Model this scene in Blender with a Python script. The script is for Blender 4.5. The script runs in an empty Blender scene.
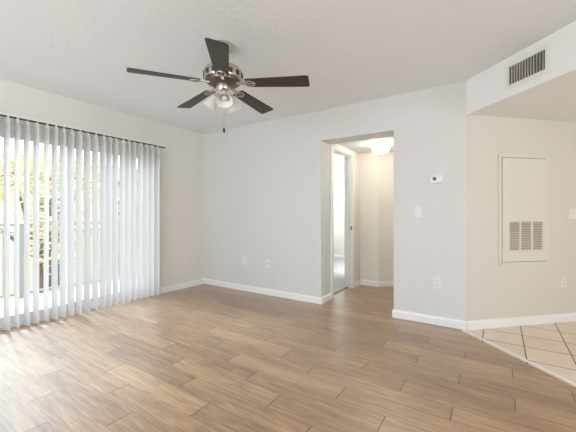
import bpy, bmesh, math, random
from mathutils import Vector, Matrix
random.seed(7)
SC = bpy.context.scene
COL = SC.collection
PI = math.pi

# ------------------------------------------------------------------ camera
YAW = math.radians(33.65)
cam_d = bpy.data.cameras.new('camera')
cam = bpy.data.objects.new('camera', cam_d); COL.objects.link(cam)
cam.location = (0, 0, 1.135)
cam.rotation_euler = (PI/2, 0, YAW)
cam_d.sensor_width = 36; cam_d.lens = 36*317/576
cam_d.shift_y = -2.0/576
cam_d.clip_start = 0.02; cam_d.clip_end = 200
SC.camera = cam

# ------------------------------------------------------------------ world, sun, daylight, exposure
w = bpy.data.worlds.new('sky'); SC.world = w; w.use_nodes = True
bgn = w.node_tree.nodes['Background']
bgn.inputs['Color'].default_value = (0.87, 0.93, 1.0, 1)
bgn.inputs['Strength'].default_value = 4.0

sd = bpy.data.lights.new('sun', 'SUN'); sd.energy = 8.5; sd.angle = math.radians(18); sd.color = (.68, .84, 1.0)
sun = bpy.data.objects.new('sun', sd); COL.objects.link(sun)
sun.rotation_euler = Vector((.95, .0, -.70)).to_track_quat('-Z', 'Y').to_euler()    # hazy bright sky above the balcony

def area(name, loc, direction, sx, sy, energy, color, portal=False):
    l = bpy.data.lights.new(name, 'AREA'); l.shape = 'RECTANGLE'; l.size = sx; l.size_y = sy
    l.energy = energy; l.color = color
    if portal: l.cycles.is_portal = True
    o = bpy.data.objects.new(name, l); COL.objects.link(o); o.location = loc
    o.rotation_euler = Vector(direction).to_track_quat('-Z', 'Y').to_euler()
    return o
area('portal_balcony_door', (-4.30, 1.64, 1.02), (1, 0, 0), 2.1, 2.1, 1, (1, 1, 1), True)
area('portal_bedroom_window', (-4.30, 6.3, 1.45), (1, 0, 0), 1.8, 1.3, 1, (1, 1, 1), True)
# added fill lamps, tilted upward at the made-up rear and dining windows
area('fill_rear_window', (-1.0, -2.66, 1.25), (0, 1, 3.2), 3.6, 2.2, 126, (0.91, 0.965, 1.0))
area('fill_dining_window', (4.26, 0.3, 1.25), (-1, 0, 2.6), 2.6, 2.2, 84, (0.94, 0.975, 1.0))
area('daylight_bedroom_window', (-4.10, 6.3, 1.45), (1, -.1, 0), 1.8, 1.3, 45, (0.93, 0.97, 1.0))

SC.view_settings.view_transform = 'Standard'
SC.view_settings.look = 'None'
SC.view_settings.gamma = 1
SC.view_settings.use_curve_mapping = False
SC.view_settings.exposure = -0.03

# ------------------------------------------------------------------ materials
def mat(name, color=(.8, .8, .8), rough=.5, metal=0, spec=.5):
    m = bpy.data.materials.new(name); m.use_nodes = True
    b = m.node_tree.nodes['Principled BSDF']
    b.inputs['Base Color'].default_value = (*color, 1)
    b.inputs['Roughness'].default_value = rough
    b.inputs['Metallic'].default_value = metal
    b.inputs['Specular IOR Level'].default_value = spec
    return m
def nd(m, t, **kw):
    n = m.node_tree.nodes.new(t)
    for k, v in kw.items(): setattr(n, k, v)
    return n
def lk(m, a, b): m.node_tree.links.new(a, b)
def bsdf(m): return m.node_tree.nodes['Principled BSDF']
def mth(m, op, a, b=None, c=None):
    n = nd(m, 'ShaderNodeMath', operation=op)
    for i, v in enumerate((a, b, c)):
        if v is None: continue
        if isinstance(v, (int, float)): n.inputs[i].default_value = v
        else: lk(m, v, n.inputs[i])
    return n.outputs[0]
def coords(m):
    tc = nd(m, 'ShaderNodeTexCoord'); return tc.outputs['Object']
def bumped(m, scale, strength, dist=.004, detail=3, lo=.42, hi=.62):
    """trowelled plaster: raised irregular islands over a flat coat"""
    co = coords(m)
    n = nd(m, 'ShaderNodeTexNoise'); n.inputs['Scale'].default_value = scale; n.inputs['Detail'].default_value = detail
    n.inputs['Distortion'].default_value = .6
    lk(m, co, n.inputs['Vector'])
    r = nd(m, 'ShaderNodeMapRange'); r.inputs['From Min'].default_value = lo; r.inputs['From Max'].default_value = hi
    lk(m, n.outputs['Fac'], r.inputs['Value'])
    n2 = nd(m, 'ShaderNodeTexNoise'); n2.inputs['Scale'].default_value = scale*5; n2.inputs['Detail'].default_value = 2
    lk(m, co, n2.inputs['Vector'])
    h = mth(m, 'MULTIPLY_ADD', n2.outputs['Fac'], .35, r.outputs['Result'])
    b = nd(m, 'ShaderNodeBump'); b.inputs['Strength'].default_value = strength; b.inputs['Distance'].default_value = dist
    lk(m, h, b.inputs['Height']); lk(m, b.outputs['Normal'], bsdf(m).inputs['Normal'])
    return m
M = {}
M['wall'] = bumped(mat('wall_paint', (.715, .71, .69), .75, spec=.25), 24, .55)
M['wall_left'] = bumped(mat('wall_paint_smooth', (.765, .735, .68), .75, spec=.25), 24, .2)
M['wall_warm'] = bumped(mat('wall_paint_dining', (.70, .67, .60), .7, spec=.25), 22, .12)
M['hall_wall'] = bumped(mat('wall_paint_hall', (.82, .79, .72), .7, spec=.25), 24, .25)
M['ceiling'] = bumped(mat('ceiling_texture', (.86, .888, .915), .9, spec=.1), 36, .22)
M['soffit'] = bumped(mat('soffit_paint', (.90, .90, .89), .7, spec=.25), 22, .1)
M['trim'] = mat('white_trim_paint', (.88, .88, .86), .35)
M['vinyl'] = mat('white_vinyl', (.78, .79, .80), .4)
M['plate'] = mat('white_plastic', (.79, .78, .75), .35)
M['plate_beige'] = mat('almond_plastic', (.80, .77, .70), .35)
M['slot'] = mat('dark_slot', (.05, .045, .04), .6)
M['screen'] = mat('lcd_screen', (.03, .035, .035), .25)
M['panel'] = mat('painted_panel', (.72, .69, .625), .55)
M['vent_metal'] = mat('white_vent_metal', (.86, .85, .82), .45)
M['vent_inside'] = mat('vent_inside', (.16, .12, .085), .8)
M['filter'] = mat('filter_media', (.36, .28, .20), .9)
M['nickel'] = mat('brushed_nickel', (.58, .53, .47), .3, 1)
M['nickel_dark'] = mat('dark_nickel', (.16, .13, .11), .35, 1)
M['chain'] = mat('chain_metal', (.6, .57, .5), .35, 1)
M['black'] = mat('black_knob', (.02, .018, .016), .4)
M['rail'] = mat('railing_paint', (.30, .28, .25), .5)
M['deck'] = bumped(mat('balcony_concrete', (.62, .62, .60), .9), 18, .2)
M['bark'] = bumped(mat('bark', (.16, .12, .085), .9), 9, .8, .03)
M['stucco'] = bumped(mat('stucco', (.74, .66, .56), .9), 6, .3)
M['roof'] = mat('roof_shingle', (.25, .20, .17), .9)
M['win'] = mat('dark_window_glass', (.10, .12, .14), .15)
M['groove'] = mat('track_groove', (.05, .045, .045), .6)

def leaf_mat(name, c1, c2):
    m = mat(name, c1, .6, spec=.2)
    co = coords(m)
    n = nd(m, 'ShaderNodeTexNoise'); n.inputs['Scale'].default_value = 2.5
    lk(m, co, n.inputs['Vector'])
    mx = nd(m, 'ShaderNodeMix', data_type='RGBA')
    mx.inputs[6].default_value = (*c1, 1); mx.inputs[7].default_value = (*c2, 1)
    lk(m, mth(m, 'MULTIPLY_ADD', n.outputs['Fac'], 3, -1), mx.inputs[0]); lk(m, mx.outputs[2], bsdf(m).inputs['Base Color'])
    return m
M['leaf_yellow'] = leaf_mat('yellow_leaf', (.80, .66, .38), (.66, .62, .36))
M['leaf_green'] = leaf_mat('green_leaf', (.30, .38, .16), (.52, .55, .28))

def slat_mat():
    m = mat('white_pvc_slat', (.69, .67, .665), .4)
    return m
M['slat'] = slat_mat()

def glass_pane_mat():
    m = bpy.data.materials.new('window_glass'); m.use_nodes = True
    nt = m.node_tree; nt.nodes.remove(nt.nodes['Principled BSDF'])
    tr = nd(m, 'ShaderNodeBsdfTransparent'); tr.inputs['Color'].default_value = (.96, .98, .97, 1)
    gl = nd(m, 'ShaderNodeBsdfGlossy'); gl.inputs['Roughness'].default_value = .02
    mx = nd(m, 'ShaderNodeMixShader'); mx.inputs[0].default_value = .06
    lk(m, tr.outputs[0], mx.inputs[1]); lk(m, gl.outputs[0], mx.inputs[2]); lk(m, mx.outputs[0], nt.nodes['Material Output'].inputs['Surface'])
    return m
M['glass'] = glass_pane_mat()

def frosted_mat():
    m = mat('frosted_glass_shade', (.90, .89, .86), .35)
    t = nd(m, 'ShaderNodeBsdfTranslucent'); t.inputs['Color'].default_value = (.95, .94, .92, 1)
    mx = nd(m, 'ShaderNodeMixShader'); mx.inputs[0].default_value = .3
    lk(m, bsdf(m).outputs[0], mx.inputs[1]); lk(m, t.outputs[0], mx.inputs[2]); lk(m, mx.outputs[0], m.node_tree.nodes['Material Output'].inputs['Surface'])
    return m
M['frosted'] = frosted_mat()

def lit_mat(name, col, s):
    m = mat(name, (.95, .93, .88), .4)
    bsdf(m).inputs['Emission Color'].default_value = (*col, 1); bsdf(m).inputs['Emission Strength'].default_value = s
    return m
M['lit_glass'] = lit_mat('lit_opal_glass', (1, .90, .75), 24)

def blade_mat():
    m = mat('espresso_blade', (.05, .035, .03), .42)
    co = coords(m)
    mp = nd(m, 'ShaderNodeMapping'); mp.inputs['Scale'].default_value = (4, 70, 10); lk(m, co, mp.inputs['Vector'])
    n = nd(m, 'ShaderNodeTexNoise'); n.inputs['Scale'].default_value = 1; lk(m, mp.outputs[0], n.inputs['Vector'])
    mx = nd(m, 'ShaderNodeMix', data_type='RGBA'); mx.inputs[6].default_value = (.024, .015, .013, 1); mx.inputs[7].default_value = (.052, .035, .029, 1)
    lk(m, n.outputs['Fac'], mx.inputs[0]); lk(m, mx.outputs[2], bsdf(m).inputs['Base Color'])
    return m
M['blade'] = blade_mat()

def plank_mat():
    m = mat('wood_planks', (.3, .2, .14), .42, spec=.8)
    bsdf(m).inputs['Coat Weight'].default_value = .6; bsdf(m).inputs['Coat Roughness'].default_value = .34
    W_, L_ = .1524, .9144      # 6 x 36 inch planks laid in a regular one-third stagger
    co = coords(m)
    s = nd(m, 'ShaderNodeSeparateXYZ'); lk(m, co, s.inputs[0])
    x, y = s.outputs[0], s.outputs[1]
    yr = mth(m, 'DIVIDE', mth(m, 'ADD', y, 60*.1524 - 1.632), W_)
    row = mth(m, 'FLOOR', yr); fy = mth(m, 'FRACT', yr)
    xr = mth(m, 'ADD', mth(m, 'DIVIDE', mth(m, 'ADD', x, 10*.9144 + .53), L_), mth(m, 'DIVIDE', row, 3.0))
    colm = mth(m, 'FLOOR', xr); fx = mth(m, 'FRACT', xr)
    cid = nd(m, 'ShaderNodeCombineXYZ'); lk(m, colm, cid.inputs[0]); lk(m, row, cid.inputs[1])
    wn2 = nd(m, 'ShaderNodeTexWhiteNoise', noise_dimensions='3D'); lk(m, cid.outputs[0], wn2.inputs['Vector'])
    rnd = wn2.outputs['Value']
    # grain coordinates, shifted per plank
    gv = nd(m, 'ShaderNodeCombineXYZ')
    lk(m, mth(m, 'MULTIPLY_ADD', rnd, 37.0, x), gv.inputs[0]); lk(m, y, gv.inputs[1]); lk(m, mth(m, 'MULTIPLY', rnd, 11.0), gv.inputs[2])
    mp = nd(m, 'ShaderNodeMapping'); mp.inputs['Scale'].default_value = (1.5, 24, 1); lk(m, gv.outputs[0], mp.inputs['Vector'])
    g1 = nd(m, 'ShaderNodeTexNoise'); g1.inputs['Scale'].default_value = 1.6; g1.inputs['Detail'].default_value = 6; g1.inputs['Roughness'].default_value = .62
    g1.inputs['Distortion'].default_value = .8; lk(m, mp.outputs[0], g1.inputs['Vector'])
    mp2 = nd(m, 'ShaderNodeMapping'); mp2.inputs['Scale'].default_value = (7, 150, 1); lk(m, gv.outputs[0], mp2.inputs['Vector'])
    g2 = nd(m, 'ShaderNodeTexNoise'); g2.inputs['Scale'].default_value = 1.3; g2.inputs['Detail'].default_value = 4; lk(m, mp2.outputs[0], g2.inputs['Vector'])
    cr = nd(m, 'ShaderNodeValToRGB')
    e = cr.color_ramp; e.elements[0].position = .31; e.elements[0].color = (.16, .080, .037, 1)
    e.elements[1].position = .70; e.elements[1].color = (.56, .36, .20, 1)
    k = e.elements.new(.5); k.color = (.355, .21, .108, 1)
    v = mth(m, 'ADD', mth(m, 'MULTIPLY', g1.outputs['Fac'], .62), mth(m, 'MULTIPLY', g2.outputs['Fac'], .38))
    v = mth(m, 'ADD', v, mth(m, 'MULTIPLY_ADD', rnd, .13, -.065))
    lk(m, v, cr.inputs['Fac'])
    # joints between the boards
    ey = mth(m, 'MULTIPLY', mth(m, 'MINIMUM', fy, mth(m, 'SUBTRACT', 1, fy)), W_)
    ex = mth(m, 'MULTIPLY', mth(m, 'MINIMUM', fx, mth(m, 'SUBTRACT', 1, fx)), L_)
    jy = nd(m, 'ShaderNodeMapRange'); jy.inputs['From Min'].default_value = .0008; jy.inputs['From Max'].default_value = .0020
    jy.inputs['To Min'].default_value = .35; jy.inputs['To Max'].default_value = 1; lk(m, ey, jy.inputs['Value'])
    jx = nd(m, 'ShaderNodeMapRange'); jx.inputs['From Min'].default_value = .0020; jx.inputs['From Max'].default_value = .0040
    jx.inputs['To Min'].default_value = .12; jx.inputs['To Max'].default_value = 1; lk(m, ex, jx.inputs['Value'])
    j = mth(m, 'MINIMUM', jy.outputs['Result'], jx.outputs['Result'])
    vm = nd(m, 'ShaderNodeVectorMath', operation='SCALE'); lk(m, cr.outputs['Color'], vm.inputs[0]); lk(m, j, vm.inputs['Scale'])
    lk(m, vm.outputs[0], bsdf(m).inputs['Base Color'])
    lk(m, mth(m, 'MULTIPLY_ADD', g1.outputs['Fac'], .2, .24), bsdf(m).inputs['Roughness'])
    b = nd(m, 'ShaderNodeBump'); b.inputs['Strength'].default_value = .35; b.inputs['Distance'].default_value = .0015
    lk(m, mth(m, 'MULTIPLY_ADD', v, .6, j), b.inputs['Height']); lk(m, b.outputs['Normal'], bsdf(m).inputs['Normal'])
    return m
M['planks'] = plank_mat()

def tile_mat():
    m = mat('ceramic_tile', (.7, .6, .5), .32)
    co = coords(m); s = nd(m, 'ShaderNodeSeparateXYZ'); lk(m, co, s.inputs[0])
    P_ = .305
    xr = mth(m, 'DIVIDE', mth(m, 'ADD', s.outputs[0], 10*P_ - .18), P_)
    yr = mth(m, 'DIVIDE', mth(m, 'ADD', s.outputs[1], 10*P_ - 3.08), P_)
    fx, fy = mth(m, 'FRACT', xr), mth(m, 'FRACT', yr)
    d = mth(m, 'MULTIPLY', mth(m, 'MINIMUM', mth(m, 'MINIMUM', fx, mth(m, 'SUBTRACT', 1, fx)), mth(m, 'MINIMUM', fy, mth(m, 'SUBTRACT', 1, fy))), P_)
    r = nd(m, 'ShaderNodeMapRange'); r.inputs['From Min'].default_value = .0035; r.inputs['From Max'].default_value = .0055; lk(m, d, r.inputs['Value'])
    cid = nd(m, 'ShaderNodeCombineXYZ'); lk(m, mth(m, 'FLOOR', xr), cid.inputs[0]); lk(m, mth(m, 'FLOOR', yr), cid.inputs[1])
    wn = nd(m, 'ShaderNodeTexWhiteNoise', noise_dimensions='3D'); lk(m, cid.outputs[0], wn.inputs['Vector'])
    n = nd(m, 'ShaderNodeTexNoise'); n.inputs['Scale'].default_value = 9; n.inputs['Detail'].default_value = 4; lk(m, co, n.inputs['Vector'])
    mx = nd(m, 'ShaderNodeMix', data_type='RGBA'); mx.inputs[6].default_value = (.74, .57, .43, 1); mx.inputs[7].default_value = (.86, .74, .61, 1)
    lk(m, mth(m, 'ADD', mth(m, 'MULTIPLY', n.outputs['Fac'], .9), mth(m, 'MULTIPLY_ADD', wn.outputs['Value'], .3, -.1)), mx.inputs[0])
    g = nd(m, 'ShaderNodeMix', data_type='RGBA'); g.inputs[6].default_value = (.12, .07, .04, 1)
    lk(m, r.outputs['Result'], g.inputs[0]); lk(m, mx.outputs[2], g.inputs[7]); lk(m, g.outputs[2], bsdf(m).inputs['Base Color'])
    b = nd(m, 'ShaderNodeBump'); b.inputs['Strength'].default_value = .4; b.inputs['Distance'].default_value = .002
    lk(m, r.outputs['Result'], b.inputs['Height']); lk(m, b.outputs['Normal'], bsdf(m).inputs['Normal'])
    return m
M['tile'] = tile_mat()
M['carpet'] = bumped(mat('grey_carpet', (.64, .62, .59), 1, spec=.05), 120, 1, .006)
M['grass'] = bumped(mat('lawn', (.16, .22, .06), 1, spec=.05), 30, 1, .03)

# ------------------------------------------------------------------ mesh helpers
def new(): return bmesh.new()
def box(bm, x0, x1, y0, y1, z0, z1, bev=0, mtx=None):
    vs = bmesh.ops.create_cube(bm, size=1)['verts']
    bmesh.ops.scale(bm, vec=(x1-x0, y1-y0, z1-z0), verts=vs)
    bmesh.ops.translate(bm, vec=((x0+x1)/2, (y0+y1)/2, (z0+z1)/2), verts=vs)
    if bev:
        ed = list({e for v in vs for e in v.link_edges})
        r = bmesh.ops.bevel(bm, geom=ed, offset=bev, segments=2, profile=.6, affect='EDGES')
        vs = list({v for f in r['faces'] for v in f.verts} | {v for v in vs if v.is_valid})
    if mtx: bmesh.ops.transform(bm, matrix=mtx, verts=vs)
    return vs
def prism(bm, poly, z0, z1):
    lo = [bm.verts.new((p[0], p[1], z0)) for p in poly]
    hi = [bm.verts.new((p[0], p[1], z1)) for p in poly]
    n = len(poly)
    bm.faces.new(lo[::-1]); bm.faces.new(hi)
    for i in range(n): bm.faces.new((lo[i], lo[(i+1) % n], hi[(i+1) % n], hi[i]))
    bmesh.ops.recalc_face_normals(bm, faces=bm.faces[:])
def lathe(bm, prof, seg=32, mtx=None):
    """prof: (r, z) list from end to end"""
    rings = []
    vs_all = []
    for r, z in prof:
        if r < 1e-6: ring = [bm.verts.new((0, 0, z))]
        else: ring = [bm.verts.new((r*math.cos(2*PI*i/seg), r*math.sin(2*PI*i/seg), z)) for i in range(seg)]
        rings.append(ring); vs_all += ring
    for a, b in zip(rings, rings[1:]):
        for i in range(seg):
            j = (i+1) % seg
            if len(a) == 1 and len(b) == 1: continue
            if len(a) == 1: bm.faces.new((a[0], b[j], b[i]))
            elif len(b) == 1: bm.faces.new((a[i], a[j], b[0]))
            else: bm.faces.new((a[i], a[j], b[j], b[i]))
    if mtx: bmesh.ops.transform(bm, matrix=mtx, verts=vs_all)
    bmesh.ops.recalc_face_normals(bm, faces=bm.faces[:])
def tube(bm, p, q, r, seg=10, r2=None):
    p, q = Vector(p), Vector(q); d = q-p; L = d.length
    mt = Matrix.Translation(p) @ d.to_track_quat('Z', 'Y').to_matrix().to_4x4()
    r2 = r if r2 is None else r2
    lathe(bm, [(0, 0), (r, 0), (r2, L), (0, L)], seg, mt)
def obj(name, bm, m, parent=None, smooth=False, bevel=0, loc=None):
    me = bpy.data.meshes.new(name); bm.to_mesh(me); bm.free()
    o = bpy.data.objects.new(name, me); COL.objects.link(o)
    me.materials.append(m)
    if smooth:
        for p in me.polygons: p.use_smooth = True
        me.set_sharp_from_angle(angle=math.radians(38))
    if bevel:
        b = o.modifiers.new('bevel', 'BEVEL'); b.width = bevel; b.segments = 2; b.limit_method = 'ANGLE'; b.angle_limit = .7
    if parent: o.parent = parent
    if loc: o.location = loc
    return o
def thing(name, label, cat, loc=(0, 0, 0), rotz=0, group=None):
    o = bpy.data.objects.new(name, None); COL.objects.link(o); o.empty_display_size = .1
    o.location = loc; o.rotation_euler = (0, 0, rotz); tag(o, label, cat, group); return o
def tag(o, label, cat, group=None):
    o['label'] = label; o['category'] = cat
    if group: o['group'] = group
    return o
def struct(name, bm, m, label=None, parent=None, **kw):
    o = obj(name, bm, m, parent, **kw)
    if not parent: o['kind'] = 'structure'
    if label: o['label'] = label
    if label and not parent: o['category'] = name.split('_')[0]
    return o

# ------------------------------------------------------------------ room shell
H, HL = 2.44, 2.11            # main ceiling, dropped ceiling
CX, CY = -.27, 3.555          # outer corner between back wall and dining wall
XL = -4.02                    # left wall face
BT = .27                      # thickness of the back wall
S2 = math.sqrt(.5)

# wood floor (living room + hallway)
bm = new()
prism(bm, [(XL-.06, -2.72), (4.32, -2.72), (4.32, -1.13), (-.30, 3.49), (-.30, 3.80), (.9, 5.0), (.9, 5.2), (-.2, 6.4), (-1.6, 5.0), (-1.95, 5.0), (-1.95, 3.60), (XL-.06, 3.60)], -.1, 0)
struct('floor', bm, M['planks'], 'greyish brown wood plank floor of the living room and hallway')
bm = new()
prism(bm, [(-.30, 3.49), (4.32, -1.13), (4.32, 2.9), (1.6, 5.6), (-.30, 3.80)], -.1, -.001)
struct('floor_tile', bm, M['tile'], 'beige square ceramic tile floor with brown grout at the right')
# threshold strip along the diagonal
bm = new()
def diag(t, off): return (CX + t*S2 + off*S2, CY - t*S2 + off*S2)      # t along the diagonal toward the viewer's right, off toward the dining room
prism(bm, [diag(.03, -.050), diag(6.4, -.050), diag(6.4, -.022), diag(.0, -.022)], 0, .006)
struct('trim_1', bm, M['trim'], 'white transition strip between wood planks and tiles', bevel=.002)
# bedroom carpet
bm = new(); prism(bm, [(XL-.06, 3.80), (-1.95, 3.80), (-1.95, 7.6), (XL-.06, 7.6)], -.1, .004)
struct('floor_carpet', bm, M['carpet'], 'grey carpet of the bedroom beyond the hallway door')

# ceilings
bm = new(); prism(bm, [(XL-.14, -2.72), (4.32, -2.72), (4.32, -1.035), (CX, CY), (CX, CY+.02), (XL-.14, CY+.02)], H, H+.15)
struct('ceiling', bm, M['ceiling'], 'white textured living room ceiling')
bm = new(); prism(bm, [diag(0, .10), diag(6.5, .10), (4.32, 2.9), (1.6, 5.65), (CX-.02, CY+.08)], HL, HL+.12)
struct('ceiling_dropped', bm, M['soffit'], 'lower ceiling over the tiled dining area')
bm = new(); prism(bm, [(-1.87, CY+BT), (-.5, CY+BT), (.95, 5.1), (-.2, 6.4), (-1.6, 5.0), (-1.99, 5.0), (-1.99, CY+BT)], HL, HL+.12)
struct('ceiling_hall', bm, M['ceiling'], 'white hallway ceiling beyond the opening')
bm = new(); prism(bm, [(XL-.14, CY+.05), (-1.87, CY+.05), (-1.87, 7.7), (XL-.14, 7.7)], H, H+.15)
struct('ceiling_bedroom', bm, M['ceiling'])
bm = new(); prism(bm, [(XL-.2, -2.8), (4.4, -2.8), (4.4, 7.8), (XL-.2, 7.8)], H+.3, H+.4)  # unseen slab added above all ceilings to stop outdoor light leaking in
struct('ceiling_roof_deck', bm, M['ceiling'])

# soffit face
bm = new(); prism(bm, [diag(0, 0), diag(6.48, 0), diag(6.48, .10), diag(-.0, .10)], HL, H+.1)
struct('wall_soffit', bm, M['soffit'], 'white diagonal soffit face above the edge of the tiles')

def wall(bm, p, q, thick, z0, z1, openings=()):
    """wall whose room face runs p->q; thick goes to the left of p->q; openings (s0, s1, za, zb)"""
    p, q = Vector(p), Vector(q); d = (q-p); L = d.length; d.normalize(); n = Vector((-d.y, d.x))*thick
    def seg(s0, s1, a, b):
        if s1-s0 < 1e-5 or b-a < 1e-5: return
        A, B = p+d*s0, p+d*s1
        prism(bm, [A, B, B+n, A+n], a, b)
    s = 0
    for s0, s1, a, b in sorted(openings):
        seg(s, s0, z0, z1); seg(s0, s1, z0, a); seg(s0, s1, b, z1); s = s1
    seg(s, L, z0, z1)

DY0, DY1, DZ = .62, 2.665, 2.04        # balcony door opening
bm = new(); wall(bm, (XL, -2.60), (XL, CY), .14, 0, H+.1, [(DY0+2.60, DY1+2.60, 0, DZ)])
struct('wall_left', bm, M['wall_left'], 'off-white wall holding the sliding balcony door')
OX0, OX1, OZ = -1.867, -.967, 2.06     # hallway opening
bm = new()
prism(bm, [(XL-.14, CY), (OX0, CY), (OX0, CY+BT), (XL-.14, CY+BT)], 0, H+.1)
prism(bm, [(OX0, CY), (OX1, CY), (OX1, CY+BT), (OX0, CY+BT)], OZ, H+.1)
prism(bm, [(OX1, CY), (CX, CY), (CX-.112, CY+BT), (OX1, CY+BT)], 0, H+.1)
bmesh.ops.remove_doubles(bm, verts=bm.verts[:], dist=1e-4)
struct('wall_back', bm, M['wall'], 'off-white textured back wall with the hallway opening')
bm = new(); prism(bm, [(CX, CY), (1.57, 5.395), (1.57-.19, 5.395+.19), (CX-.112, CY+BT)], 0, H+.1)
struct('wall_dining', bm, M['wall_warm'], 'warm beige angled dining wall with the return air panel')
bm = new(); wall(bm, (4.2, 2.765), (1.57, 5.395), -.12, 0, H+.1)
struct('wall_dining_far', bm, M['wall_warm'])
bm = new(); wall(bm, (4.2, -2.6), (4.2, 2.765), -.12, 0, H+.1, [(1.6, 4.2, .15, 2.35)])
struct('wall_right', bm, M['wall_warm'])
bm = new(); wall(bm, (XL, -2.6), (4.2, -2.6), -.12, 0, H+.1, [(1.2, 4.85, .15, 2.35)])
struct('wall_rear', bm, M['wall'])
# hallway
bm = new()
wall(bm, (OX0, CY+BT), (OX0, 4.9), .12, 0, H+.1, [(.06, .775, 0, 2.03)])
struct('wall_hall', bm, M['hall_wall'], 'cream hallway wall with the bedroom doorway')
bm = new(); prism(bm, [(-1.987, 4.9), (-1.557, 4.9), (-.3, 6.157), (-.38, 6.24), (-1.60, 5.02), (-1.987, 5.02)], 0, H)
struct('wall_hall_end', bm, M['hall_wall'], 'cream end wall of the hallway bending at an outside corner')
bm = new(); wall(bm, (-.3, 6.157), (.86, 4.99), .1, 0, HL)
struct('wall_hall_close', bm, M['hall_wall'])
# bedroom
bm = new(); wall(bm, (XL, CY+BT), (XL, 7.5), .14, 0, H+.1, [(1.6, 3.4, .85, 2.1)])
struct('wall_bedroom_left', bm, M['wall_left'])
bm = new(); wall(bm, (XL-.1, 7.5), (-1.9, 7.5), .12, 0, H+.1)
struct('wall_bedroom_far', bm, M['wall_left'])
bm = new(); wall(bm, (-1.987, 5.03), (-1.987, 7.5), -.12, 0, H+.1)
struct('wall_bedroom_right', bm, M['wall_left'])
# closet header band on the bedroom's far wall
bm = new(); box(bm, XL, -1.987, 7.36, 7.5, 2.12, H)
struct('trim_2', bm, M['trim'], 'white header band high on the far bedroom wall')

# baseboards: profile (thick, height)
BH, BTK = .085, .015
def base(name, pts, label=None):
    """pts: room-side wall line, room on the right of the travel direction"""
    bm = new()
    prof = [(0, 0), (BTK, 0), (BTK, BH*.78), (BTK*.55, BH*.90), (BTK*.4, BH), (0, BH)]
    P = [Vector(p) for p in pts]; n = len(P); rows = []
    for i, p in enumerate(P):
        d0 = (P[i]-P[i-1]).normalized() if i else None
        d1 = (P[i+1]-P[i]).normalized() if i < n-1 else None
        if d0 is None: d0 = d1
        if d1 is None: d1 = d0
        n0, n1 = Vector((d0.y, -d0.x)), Vector((d1.y, -d1.x))
        m_ = (n0+n1); m_ = m_/m_.dot(n0) if m_.length > 1e-6 else n0
        rows.append([bm.verts.new((p.x+m_.x*a, p.y+m_.y*a, z)) for a, z in prof])
    for a, b in zip(rows, rows[1:]):
        for k in range(len(prof)):
            j = (k+1) % len(prof); bm.faces.new((a[k], b[k], b[j], a[j]))
    bm.faces.new(rows[0]); bm.faces.new(rows[-1][::-1])
    bmesh.ops.recalc_face_normals(bm, faces=bm.faces[:])
    return struct(name, bm, M['trim'], label)
base('baseboard_left', [(XL, DY1+.03), (XL, CY), (OX0, CY), (OX0, 3.825)], 'white baseboard from the blinds round the corner to the hallway opening')
base('baseboard_back', [(OX1, CY+BT), (OX1, CY), (CX, CY)], 'white baseboard under the thermostat wall')
base('baseboard_dining', [(CX, CY), (1.57, 5.395)], 'white baseboard along the beige dining wall')
base('baseboard_hall', [(OX0, 4.675), (OX0, 4.9), (-1.557, 4.9), (-.3, 6.157)], 'white baseboard at the end of the hallway')
base('baseboard_bedroom', [(XL, 7.5), (-1.987, 7.5)])
base('baseboard_rear', [(XL, -2.6), (XL, DY0-.03)])

# bedroom doorway: jamb lining + casing + strike plate
dr = bpy.data.objects.new('door_2', None); COL.objects.link(dr); dr['kind'] = 'structure'
dr['label'] = 'white cased doorway from the hallway into the bedroom'; dr['category'] = 'door'
dr.location = (OX0, 4.27, 0)
A0, A1 = CY+BT+.06-4.27, CY+BT+.775-4.27
bm = new()
box(bm, -.125, .004, A0, A0+.018, 0, 2.03); box(bm, -.125, .004, A1-.018, A1, 0, 2.03); box(bm, -.125, .004, A0+.018, A1-.018, 2.012, 2.03)
box(bm, -.075, -.045, A0+.018, A0+.03, 0, 2.012); box(bm, -.075, -.045, A1-.03, A1-.018, 0, 2.012); box(bm, -.075, -.045, A0+.018, A1-.018, 2.0, 2.012)
obj('jamb', bm, M['trim'], dr)
bm = new()
for s in (0, -.12-.016):
    box(bm, s, s+.016, A0-.058, A0+.006, 0, 2.09, .003); box(bm, s, s+.016, A1-.006, A1+.058, 0, 2.09, .003); box(bm, s, s+.016, A0+.006, A1-.006, 2.024, 2.09)
obj('casing', bm, M['trim'], dr)
bm = new(); box(bm, -.03, -.005, A1-.0205, A1-.018, .89, .945); obj('strike_plate', bm, M['nickel_dark'], dr)
bm = new(); box(bm, -.10, -.07, A0+.018, A1-.018, 0.0, .009); obj('threshold_strip', bm, M['nickel_dark'], dr)

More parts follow.
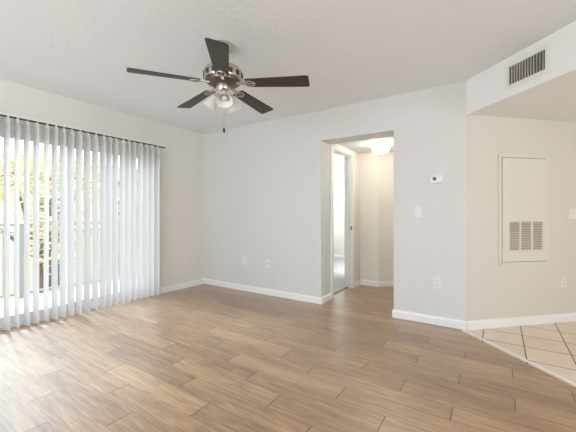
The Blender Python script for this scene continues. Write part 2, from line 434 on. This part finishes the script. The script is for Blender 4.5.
# ------------------------------------------------------------------ sliding balcony door
sl = bpy.data.objects.new('door_1', None); COL.objects.link(sl); sl['kind'] = 'structure'
sl['label'] = 'white framed sliding glass door behind the vertical blinds'; sl['category'] = 'door'
sl.location = (XL-.075, (DY0+DY1)/2, 0)
hw = (DY1-DY0)/2
bm = new()
box(bm, -.06, .055, -hw, -hw+.045, 0, DZ); box(bm, -.06, .055, hw-.045, hw, 0, DZ)
box(bm, -.06, .055, -hw+.045, hw-.045, DZ-.075, DZ); box(bm, -.06, .055, -hw+.045, hw-.045, 0, .035)
obj('frame', bm, M['vinyl'], sl, bevel=.003)
for (y0, y1, dx) in ((-hw+.045, .03, .018), (-.03, hw-.045, -.022)):
    bm = new()
    box(bm, dx-.018, dx+.018, y0, y0+.06, .035, DZ-.075); box(bm, dx-.018, dx+.018, y1-.06, y1, .035, DZ-.075)
    box(bm, dx-.018, dx+.018, y0+.06, y1-.06, DZ-.145, DZ-.075); box(bm, dx-.018, dx+.018, y0+.06, y1-.06, .035, .12)
    p = obj('door_panel', bm, M['vinyl'], sl, bevel=.003)
    bm = new(); box(bm, dx-.003, dx+.003, y0+.055, y1-.055, .115, DZ-.14); obj('glass_pane', bm, M['glass'], p)
# bedroom window
bw = bpy.data.objects.new('window_1', None); COL.objects.link(bw); bw['kind'] = 'structure'; bw.location = (XL-.07, CY+BT+2.5, 1.475)
bm = new(); 
for a in (-.9, .86): box(bm, -.03, .03, a, a+.04, -.625, .625)
for a in (-.625, -.02, .585): box(bm, -.03, .03, -.86, .86, a, a+.04)
obj('window_frame', bm, M['vinyl'], bw)
bm = new(); box(bm, -.003, .003, -.86, .86, -.585, .585); obj('glass_pane', bm, M['glass'], bw)
# added rear and dining windows, made up to light the room (behind the viewer)
for nm, x0, x1, y0, y1 in (('window_added_rear', XL+1.2, XL+4.85, -2.70, -2.67), ('window_added_dining', 4.27, 4.30, -1.0, 1.6)):
    bm = new()
    if nm == 'window_added_rear':
        for i in range(4):
            a = x0+(x1-x0-.05)*i/3; box(bm, a, a+.05, y0, y1, .15, 2.35)
        box(bm, x0, x1, y0, y1, .15, .2); box(bm, x0, x1, y0, y1, 2.30, 2.35)
    else:
        for i in range(3):
            a = y0+(y1-y0-.05)*i/2; box(bm, x0, x1, a, a+.05, .15, 2.35)
        box(bm, x0, x1, y0, y1, .15, .2); box(bm, x0, x1, y0, y1, 2.30, 2.35)
    struct(nm, bm, M['vinyl'])

# ------------------------------------------------------------------ vertical blind
BX = -3.93
vb = thing('vertical_blind', 'white vertical blind with open slats hanging over the sliding balcony door', 'blind', (BX, 1.66, 0))
TY0, TY1 = .50-1.66, 2.765-1.66
hr = None
bm = new(); box(bm, -.022, .022, TY0, TY1, 2.076, 2.10, .003)
hr = obj('head_rail', bm, M['vinyl'], vb)
bm = new(); box(bm, -.015, .0215, TY0+.01, TY1-.004, 2.066, 2.0765); obj('groove', bm, M['groove'], hr)
for y in (TY0+.3, TY1-.35, 0):
    bm = new(); box(bm, -.09, .01, y-.012, y+.012, 2.099, 2.104); obj('bracket', bm, M['vinyl'], hr)
def slat_mesh():
    bm = new(); n = 8; wd = .089; sag = .007; rows = []
    z0, z1 = .018, 2.045
    for z, f in ((z0, 1), (z1-.006, 1), (z1, .93)):
        r = []
        for side in (1, -1):
            rr = []
            for i in range(n+1):
                u = i/n-.5
                rr.append(bm.verts.new((u*wd*f, sag*(1-4*u*u)+side*.0006, z)))
            r.append(rr)
        rows.append(r)
    for a, b in zip(rows, rows[1:]):
        for i in range(n):
            bm.faces.new((a[0][i], a[0][i+1], b[0][i+1], b[0][i])); bm.faces.new((a[1][i+1], a[1][i], b[1][i], b[1][i+1]))
        for i in (0, n): bm.faces.new((a[0][i], a[1][i], b[1][i], b[0][i]))
    for r in (rows[0], rows[-1]):
        for i in range(n): bm.faces.new((r[0][i], r[0][i+1], r[1][i+1], r[1][i]))
    bmesh.ops.recalc_face_normals(bm, faces=bm.faces[:])
    return bm
s0 = None; k0 = None
YA = [(2.636, 20), (2.56, 18), (2.477, 19), (2.392, 17), (2.309, 18.5), (2.23, 17), (2.153, 18), (2.074, 19), (1.994, 18), (1.918, 20), (1.834, 19), (1.747, 22), (1.664, 21),
      (1.582, 21), (1.506, 18.5), (1.429, 17.5), (1.353, 10), (1.268, 17), (1.192, 14.5), (1.113, 9.5), (1.034, 16.5), (.955, 16), (.876, 13), (.797, 15), (.718, 17), (.639, 14), (.56, 16)]
for i, (y, a) in enumerate(YA):     # each slat's place along the rail and how far it is turned
    if s0 is None:
        s0 = obj('slat', slat_mesh(), M['slat'], vb, smooth=True)
        bm = new(); box(bm, -.004, .004, -.0045, .0045, 2.03, 2.07); box(bm, -.014, .014, -.003, .003, 2.022, 2.046); box(bm, .010, .0235, -.006, .006, 2.03, 2.079)
        k0 = obj('carrier_clip', bm, M['plate'], s0); s, k = s0, k0
    else:
        s = s0.copy(); COL.objects.link(s); k = k0.copy(); COL.objects.link(k); k.parent = s; s.parent = vb
    s.location = (random.uniform(-.003, .003), y-1.66, 0)
    s.rotation_euler = (random.uniform(-.002, .002), random.uniform(-.002, .002), math.radians(a))

# ------------------------------------------------------------------ ceiling fan
FX, FY = -1.774, 1.762
fan = thing('ceiling_fan', 'brushed nickel ceiling fan with five dark blades and frosted glass shades', 'ceiling fan', (FX, FY, H))
bm = new(); lathe(bm, [(0, 0), (.075, 0), (.077, -.012), (.068, -.035), (.045, -.052), (.02, -.058), (0, -.058)], 40)
obj('canopy', bm, M['nickel'], fan, smooth=True)
bm = new(); tube(bm, (0, 0, -.05), (0, 0, -.16), .013, 16); obj('down_rod', bm, M['nickel'], fan, smooth=True)
bm = new(); lathe(bm, [(0, -.150), (.03, -.150), (.05, -.165), (.10, -.174), (.135, -.19), (.147, -.208), (.150, -.243), (.147, -.268), (.14, -.278), (.0, -.278)], 48)
mot = obj('motor_housing', bm, M['nickel'], fan, smooth=True)
bm = new(); lathe(bm, [(.0, -.278), (.132, -.278), (.128, -.294), (.10, -.308), (.06, -.314), (0, -.314)], 48)
obj('rotor_hub', bm, M['nickel_dark'], fan, smooth=True)
cs0 = None
for k in range(15):       # cooling slots round the rim of the motor
    if cs0 is None:
        bm = new(); box(bm, .1505-.0035, .1515, -.016, .016, -.264, -.228); cs0 = c = obj('cooling_slot', bm, M['slot'], mot)
    else:
        c = cs0.copy(); COL.objects.link(c); c.parent = mot
    c.rotation_euler = (0, 0, 2*PI*k/15)
bm = new(); lathe(bm, [(0, -.30), (.052, -.30), (.056, -.31), (.056, -.345), (.047, -.362), (.038, -.375), (.038, -.40), (.025, -.412), (0, -.415)], 32)
swh = obj('switch_housing', bm, M['nickel'], fan, smooth=True)

def blade_mesh():
    """blade along +X, underside down; own origin at hub centre height"""
    bm = new(); r0, r1 = .185, .666; t = .006
    pts = []
    # outline: narrower at the root, wide rounded tip
    def half(u): return .050 + .019*u
    N = 14
    top = []
    for i in range(N+1):
        u = i/N; top.append((r0+(r1-.02-r0)*u, half(u)))
    tip = [(r1-.006, half(1)-.004), (r1, half(1)-.016)]
    out = [(r0-.006, .030)] + top + tip
    poly = out + [(x, -y) for x, y in reversed(out)]
    prism(bm, poly, -t/2, t/2)
    return bm
def iron_mesh():
    """Y-shaped openwork bracket under the blade root"""
    bm = new()
    def strip(pts, w, z0, z1):
        for (x0, y0), (x1, y1) in zip(pts, pts[1:]):
            d = Vector((x1-x0, y1-y0)).normalized(); n = Vector((-d.y, d.x))*w/2; e = d*w*.35
            prism(bm, [(x0-e.x+n.x, y0-e.y+n.y), (x0-e.x-n.x, y0-e.y-n.y), (x1+e.x-n.x, y1+e.y-n.y), (x1+e.x+n.x, y1+e.y+n.y)], z0, z1)
    strip([(.115, 0), (.165, 0)], .026, -.006, .002)
    strip([(.165, 0), (.185, .026), (.215, .032), (.245, .018), (.252, 0), (.245, -.018), (.215, -.032), (.185, -.026), (.165, 0)], .011, -.009, -.0035)
    strip([(.165, 0), (.25, 0)], .010, -.009, -.0035)
    for x, y in ((.20, .031), (.20, -.031), (.25, 0)):
        mt = Matrix.Translation((x, y, -.011)); lathe(bm, [(0, -.002), (.006, -.001), (.0075, .003), (0, .003)], 12, mt)
    return bm
PH = 24.0
pitch = math.radians(-11)
b0 = None
for k in range(5):
    ang = math.radians(PH+72*k)
    rot = Matrix.Rotation(ang, 4, 'Z') @ Matrix.Rotation(math.radians(2.3), 4, 'Y') @ Matrix.Rotation(pitch, 4, 'X')
    if b0 is None:
        b0 = obj('blade', blade_mesh(), M['blade'], fan, bevel=.002); i0 = obj('blade_bracket', iron_mesh(), M['nickel'], b0, bevel=.001); b = b0
    else:
        b = b0.copy(); COL.objects.link(b); b.parent = fan; c = i0.copy(); COL.objects.link(c); c.parent = b
    b.matrix_local = Matrix.Translation((0, 0, -.298)) @ rot
# light kit: four arms, sockets and bell shades
view = math.atan2(-FY, -FX)
sh0 = None
for k in range(3):
    a = view + math.radians(4) + k*2*PI/3
    tilt = math.radians(33)
    mt = Matrix.Rotation(a, 4, 'Z') @ Matrix.Translation((.042, 0, -.355)) @ Matrix.Rotation(PI-tilt, 4, 'Y')
    if sh0 is None:
        bm = new(); lathe(bm, [(0, -.01), (.014, -.01), (.014, .022), (.025, .026), (.027, .045), (.022, .048), (0, .048)], 20)
        ar0 = obj('light_arm', bm, M['nickel'], fan, smooth=True)
        bm = new(); lathe(bm, [(.024, .036), (.028, .05), (.033, .07), (.042, .10), (.052, .125), (.063, .142), (.061, .142), (.050, .125), (.040, .10), (.031, .07), (.026, .05), (.022, .038), (.024, .036)], 32)
        sh0 = obj('glass_shade', bm, M['frosted'], ar0, smooth=True)
        bm = new(); lathe(bm, [(0, .046), (.012, .048), (.013, .06), (.022, .085), (.024, .10), (.018, .115), (0, .12)], 20)
        bu0 = obj('bulb', bm, M['plate'], ar0, smooth=True)
        ar = ar0
    else:
        ar = ar0.copy(); COL.objects.link(ar); ar.parent = fan
        for q in (sh0, bu0):
            c = q.copy(); COL.objects.link(c); c.parent = ar
    ar.matrix_local = mt
bm = new(); tube(bm, (.02, -.012, -.41), (.02, -.012, -.645), .0016, 8)
for z in range(30): lathe(bm, [(0, -.0028), (.0028, 0), (0, .0028)], 6, Matrix.Translation((.02, -.012, -.41-.0078*z)))
pc = obj('pull_chain', bm, M['chain'], fan)
bm = new(); lathe(bm, [(0, 0), (.004, -.003), (.0075, -.014), (.0075, -.034), (.004, -.042), (0, -.043)], 14, Matrix.Translation((.02, -.012, -.642)))
obj('pull_knob', bm, M['black'], pc, smooth=True)

# ------------------------------------------------------------------ hallway dome light
dl = thing('flush_dome_light', 'lit white glass dome light on the hallway ceiling', 'ceiling light', (-1.35, 4.33, HL))
bm = new(); lathe(bm, [(0, 0), (.125, 0), (.128, -.012), (.120, -.02), (0, -.02)], 40); obj('base_plate', bm, M['trim'], dl, smooth=True)
bm = new(); lathe(bm, [(.105, -.02), (.114, -.035), (.117, -.06), (.110, -.098), (.088, -.126), (.053, -.142), (0, -.148)], 40); obj('glass_dome', bm, M['lit_glass'], dl, smooth=True)
dh = thing('flush_dome_light', 'added unseen dome lamp brightening the hallway from round its bend', 'ceiling light', (-.55, 4.95, HL))  # unseen second lamp, added to brighten the jamb and angled hall wall
bm = new(); lathe(bm, [(0, 0), (.125, 0), (.128, -.012), (.120, -.02), (0, -.02)], 40); obj('base_plate', bm, M['trim'], dh, smooth=True)
bm = new(); lathe(bm, [(.105, -.02), (.114, -.035), (.117, -.06), (.110, -.098), (.088, -.126), (.053, -.142), (0, -.148)], 40); obj('glass_dome', bm, M['lit_glass'], dh, smooth=True)
dn = thing('fill_dome_light', 'added unseen dome lamp on the dropped dining ceiling', 'ceiling light', (2.1, 3.0, HL))  # unseen ceiling lamp added to light the dining side
bm = new(); lathe(bm, [(0, 0), (.16, 0), (.16, -.02), (0, -.02)], 32); obj('base_plate', bm, M['trim'], dn, smooth=True)
bm = new(); lathe(bm, [(.15, -.02), (.16, -.05), (.13, -.10), (.07, -.125), (0, -.13)], 32); obj('glass_dome', bm, lit_mat('lit_warm_glass', (1, .80, .55), 16), dn, smooth=True)

# ------------------------------------------------------------------ wall plates.  local frame: +Y out of the wall, X along it, Z up
def place(name, label, cat, x, y, z, ang, group=None):
    return thing(name, label, cat, (x, y, z), ang, group)
def outlet(t, m):
    bm = new(); box(bm, -.035, .035, 0, .006, -.057, .057, .002); obj('cover_plate', bm, m, t)
    for dz in (.02, -.02):
        bm = new(); box(bm, -.0165, .0165, .005, .0085, dz-.014, dz+.014, .002); r = obj('socket', bm, m, t)
        bm = new()
        for dx in (-.0065, .0065): box(bm, dx-.0014, dx+.0014, .0083, .0089, dz-.003, dz+.008)
        box(bm, -.002, .002, .0083, .0089, dz-.010, dz-.006); obj('slots', bm, M['slot'], r)
    bm = new(); lathe(bm, [(0, 0), (.003, 0), (.003, .0015), (0, .002)], 10, Matrix.Translation((0, .006, 0)) @ Matrix.Rotation(-PI/2, 4, 'X')); obj('screw', bm, M['chain'], t)
def switch(t, m, gangs=1):
    w_ = .035 + .023*(gangs-1)
    bm = new(); box(bm, -w_, w_, 0, .006, -.057, .057, .002); obj('cover_plate', bm, m, t)
    for g in range(gangs):
        cx = (g-(gangs-1)/2)*.046
        bm = new(); box(bm, cx-.0055, cx+.0055, .005, .0068, -.013, .013)
        box(bm, cx-.004, cx+.004, .005, .016, -.001, .009, .001); obj('toggle', bm, m, t)
        for dz in (.03, -.03):
            bm = new(); lathe(bm, [(0, 0), (.003, 0), (.003, .0015), (0, .002)], 10, Matrix.Translation((cx, .006, dz)) @ Matrix.Rotation(-PI/2, 4, 'X'))
            obj('screw', bm, M['plate'], t)
AB, AL, AD = PI, -PI/2, math.radians(-45)     # plate +Y -> room: back wall (-Y), left wall (+X), dining wall (+X-Y)
AD = math.radians(-135)
outlet(place('electrical_outlet', 'white duplex outlet low on the back wall, nearer the corner', 'outlet', -3.14, CY, .44, AB, 'white wall outlets'), M['plate'])
t = place('cable_jack_plate', 'narrow white jack plate low on the back wall, right of an outlet', 'wall plate', -2.705, CY, .435, AB)
bm = new(); box(bm, -.035, .035, 0, .006, -.057, .057, .002); obj('cover_plate', bm, M['plate'], t)
bm = new(); lathe(bm, [(0, 0), (.0065, 0), (.0065, .01), (.004, .012), (0, .012)], 12, Matrix.Translation((0, .006, 0)) @ Matrix.Rotation(-PI/2, 4, 'X')); obj('coaxial_jack', bm, M['nickel_dark'], t)
outlet(place('electrical_outlet', 'white duplex outlet low on the wall below the thermostat', 'outlet', -.53, CY, .432, AB, 'white wall outlets'), M['plate'])
switch(place('light_switch', 'white light switch on the textured wall beside the hallway opening', 'switch', -.712, CY, 1.157, AB, 'white light switches'), M['plate'])
switch(place('light_switch', 'white light switch on the left wall beside the vertical blind', 'switch', XL, 2.88, 1.157, AL, 'white light switches'), M['plate'])
outlet(place('electrical_outlet', 'white duplex outlet low on the left wall near the room corner', 'outlet', XL, 3.143, .463, AL, 'white wall outlets'), M['plate'])
def dwall(s): return (CX+s*S2, CY+s*S2)
x_, y_ = dwall(1.175); outlet(place('electrical_outlet', 'almond duplex outlet low on the beige dining wall', 'outlet', x_, y_, .418, AD, 'white wall outlets'), M['plate_beige'])
x_, y_ = dwall(1.30); switch(place('light_switch', 'almond double light switch cut by the right edge of the photo', 'switch', x_, y_, 1.14, AD, 'white light switches'), M['plate_beige'], 2)

# thermostat
t = place('thermostat', 'small white thermostat with dark screen on the textured wall', 'thermostat', -.53, CY, 1.49, AB)
bm = new(); box(bm, -.060, .060, 0, .026, -.038, .038, .005); bd = obj('body', bm, M['plate'], t)
bm = new(); box(bm, .004, .036, .0255, .0268, -.012, .022); obj('display', bm, M['screen'], t)
for q in range(2):
    bm = new(); box(bm, -.046+q*.02, -.034+q*.02, .0255, .0285, -.006, .006, .001); obj('button', bm, M['vinyl'], t)

# ------------------------------------------------------------------ return-air access panel on the dining wall
cs = (.388+1.002)/2 - .018; x_, y_ = dwall(cs); zc = (.635+1.719)/2
t = place('access_panel', 'beige return air access panel with louvered grille on the dining wall', 'access panel', x_, y_, zc, AD)
W2, H2 = .307, .556
bm = new()
for a, b in (((-W2, -W2+.03), (-H2, H2)), ((W2-.03, W2), (-H2, H2))): box(bm, a[0], a[1], 0, .013, b[0], b[1])
for a in ((-H2, -H2+.026), (H2-.026, H2)): box(bm, -W2+.03, W2-.03, 0, .013, *a)
obj('frame', bm, M['panel'], t, bevel=.002)
bm = new(); box(bm, -W2+.028, W2-.028, .0005, .003, -H2+.024, H2-.024); obj('shadow_gap', bm, M['vent_inside'], t)
# door leaf with cut-out for the grille (local +X is the viewer's left)
gx0, gx1, gz0, gz1 = cs-.904, cs-.480, .765-zc, 1.06-zc
dx, dz = W2-.036, H2-.032
bm = new()
for b_ in ((-dx, gx0, -dz, dz), (gx1, dx, -dz, dz), (gx0, gx1, -dz, gz0), (gx0, gx1, gz1, dz)): box(bm, b_[0], b_[1], .003, .017, b_[2], b_[3])
bmesh.ops.remove_doubles(bm, verts=bm.verts[:], dist=1e-5)
pd = obj('door', bm, M['panel'], t)
bm = new(); box(bm, gx0, gx1, .0032, .005, gz0, gz1); obj('filter', bm, M['filter'], pd)
bm = new()
wg = (gx1-gx0)
for q in range(4):
    c = gx0+wg*q/3; hw_ = .010
    box(bm, max(gx0, c-hw_), min(gx1, c+hw_), .005, .0185, gz0, gz1)
nl = 17
for q in range(nl):
    z = gz0+(gz1-gz0)*(q+.5)/nl
    box(bm, gx0, gx1, -.0055, .0055, -.0008, .0008, 0, Matrix.Translation((0, .0115, z)) @ Matrix.Rotation(math.radians(-42), 4, 'X'))
box(bm, gx0, gx1, .005, .018, gz0-.004, gz0+.003); box(bm, gx0, gx1, .005, .018, gz1-.003, gz1+.004)
obj('louvered_grille', bm, M['panel'], pd)
for sx in (-1, 1):
    bm = new(); lathe(bm, [(0, 0), (.008, 0), (.008, .003), (.003, .005), (0, .005)], 14, Matrix.Translation((sx*(W2-.026), .013, 1.475-zc)) @ Matrix.Rotation(-PI/2, 4, 'X')); obj('latch', bm, M['chain'], t)

# ------------------------------------------------------------------ supply vent on the soffit
tc = (.482+.789)/2; px, py = diag(tc, 0)
t = place('air_vent', 'white rectangular air vent with vertical louvers on the soffit', 'vent', px, py, 2.277, math.radians(135))
gw, gh = .153, .073
bm = new()
box(bm, -gw-.036, -gw, 0, .008, -gh-.034, gh+.034); box(bm, gw, gw+.036, 0, .008, -gh-.034, gh+.034)
box(bm, -gw, gw, 0, .008, -gh-.034, -gh); box(bm, -gw, gw, 0, .008, gh, gh+.034)
bmesh.ops.remove_doubles(bm, verts=bm.verts[:], dist=1e-5)
obj('frame', bm, M['vent_metal'], t, bevel=.002)
bm = new(); box(bm, -gw, gw, .0003, .001, -gh, gh); obj('duct', bm, M['vent_inside'], t)
bm = new()
for q in range(13):
    x = -gw + 2*gw*(q+.5)/13
    box(bm, -.0012, .0012, -.0075, .0075, -gh, gh, 0, Matrix.Translation((x, .0115, 0)) @ Matrix.Rotation(math.radians(24 if q > 2 else 38), 4, 'Z'))
obj('vertical_louvers', bm, M['vent_metal'], t)
bm = new()
for q in range(6):
    z = -gh+2*gh*(q+.5)/6; box(bm, -gw, gw, .0012, .0042, z-.0012, z+.0012)
obj('horizontal_louvers', bm, M['filter'], t)

# ------------------------------------------------------------------ outside: balcony, railing, trees, building
bm = new(); prism(bm, [(-5.6, -.6), (-4.16, -.6), (-4.16, 3.8), (-5.6, 3.8)], -.2, -.03)
struct('floor_balcony', bm, M['deck'], 'pale concrete balcony floor outside the sliding door')
bm = new(); prism(bm, [(-60, -40), (-4.4, -40), (-4.4, 60), (-60, 60)], -3.2, -3.0)
struct('ground', bm, M['grass'])
rl = thing('balcony_railing', 'dark balcony railing seen between the blind slats', 'railing', (-5.52, 1.6, -.03))
bm = new(); box(bm, -.03, .03, -2.2, 2.2, 1.0, 1.035, .004); obj('top_rail', bm, M['rail'], rl)
bm = new(); box(bm, -.02, .02, -2.2, 2.2, .90, .925); box(bm, -.02, .02, -2.2, 2.2, .05, .08); obj('cross_rails', bm, M['rail'], rl)
bm = new(); box(bm, -.008, .008, -.008, .008, .06, .93); q0 = obj('baluster', bm, M['rail'], rl); q0.location = (0, -2.1, 0)
for k in range(1, 36):
    q = q0.copy(); COL.objects.link(q); q.parent = rl; q.location = (0, -2.1+.12*k, 0)
for yy in (-2.17, 0, 2.17):
    bm = new(); box(bm, -.035, .035, yy-.035, yy+.035, 0, 1.0); obj('post', bm, M['rail'], rl)

def tree(label, x, y, h, cr, lm, seed, n=3600, z0=-3.0):
    rg = random.Random(seed)
    t = thing('tree', label, 'tree', (x, y, z0), 0, 'trees beyond the balcony')
    bm = new(); tube(bm, (0, 0, 0), (.1, .1, h*.5), .17, 10, .11)
    blobs = []
    for k in range(11):
        a = rg.uniform(0, 2*PI); r = rg.uniform(.2, .62)*cr
        c = Vector((r*math.cos(a), r*math.sin(a), h*.48+rg.uniform(0, 1)*h*.45)); blobs.append((c, rg.uniform(.3, .5)*cr))
        tube(bm, (.1, .1, h*rg.uniform(.3, .5)), c, .06, 7, .02)
    obj('trunk', bm, M['bark'], t, smooth=True)
    bm = new()
    for k in range(n):
        c, r = rg.choice(blobs)
        v = Vector((rg.gauss(0, 1), rg.gauss(0, 1), rg.gauss(0, .8))).normalized()*r*rg.uniform(.55, 1.05) + c
        s = rg.uniform(.06, .11); nrm = Matrix.Rotation(rg.uniform(0, 6.28), 3, 'Z') @ Matrix.Rotation(rg.uniform(-1.2, 1.2), 3, 'X')
        pts = [Vector((-s, 0, 0)), Vector((0, -s*.5, s*.12)), Vector((s, 0, 0)), Vector((0, s*.5, s*.12))]
        bm.faces.new([bm.verts.new(v + nrm @ p) for p in pts])
    obj('foliage', bm, lm, t)
tree('yellow leafed tree seen through the leftmost slat gaps', -11.0, 3.6, 6.2, 2.0, M['leaf_yellow'], 1)
tree('green leafed tree seen between slats in the middle of the blind', -10.5, 7.0, 5.6, 1.9, M['leaf_green'], 2)
tree('tall yellow tree glimpsed between slats right of the green one', -13.0, 10.6, 8.2, 2.4, M['leaf_yellow'], 3)

bl = thing('apartment_building', 'pale tan building beyond the trees, glimpsed through the blind', 'building', (-19, 6, -3))
bm = new(); box(bm, -3, 3, -9, 12, 0, 5.6); obj('wall', bm, M['stucco'], bl)
bm = new()
prism(bm, [(-3.5, -9.5), (3.5, -9.5), (3.5, 12.5), (-3.5, 12.5)], 5.6, 5.75)
vs = [bm.verts.new(p) for p in ((-3.5, -9.5, 5.75), (3.5, -9.5, 5.75), (3.5, 12.5, 5.75), (-3.5, 12.5, 5.75), (0, -6.5, 7.0), (0, 9.5, 7.0))]
for f in ((0, 1, 4), (1, 2, 5, 4), (2, 3, 5), (3, 0, 4, 5)): bm.faces.new([vs[i] for i in f])
obj('roof', bm, M['roof'], bl)
for k in range(6):
    for zz in (.9, 3.5):
        bm = new(); box(bm, 2.98, 3.05, -7.5+3.3*k, -6.3+3.3*k, zz, zz+1.4); wf = obj('window', bm, M['trim'], bl)
        bm = new(); box(bm, 3.04, 3.07, -7.42+3.3*k, -6.38+3.3*k, zz+.08, zz+1.32); obj('pane', bm, M['win'], wf)
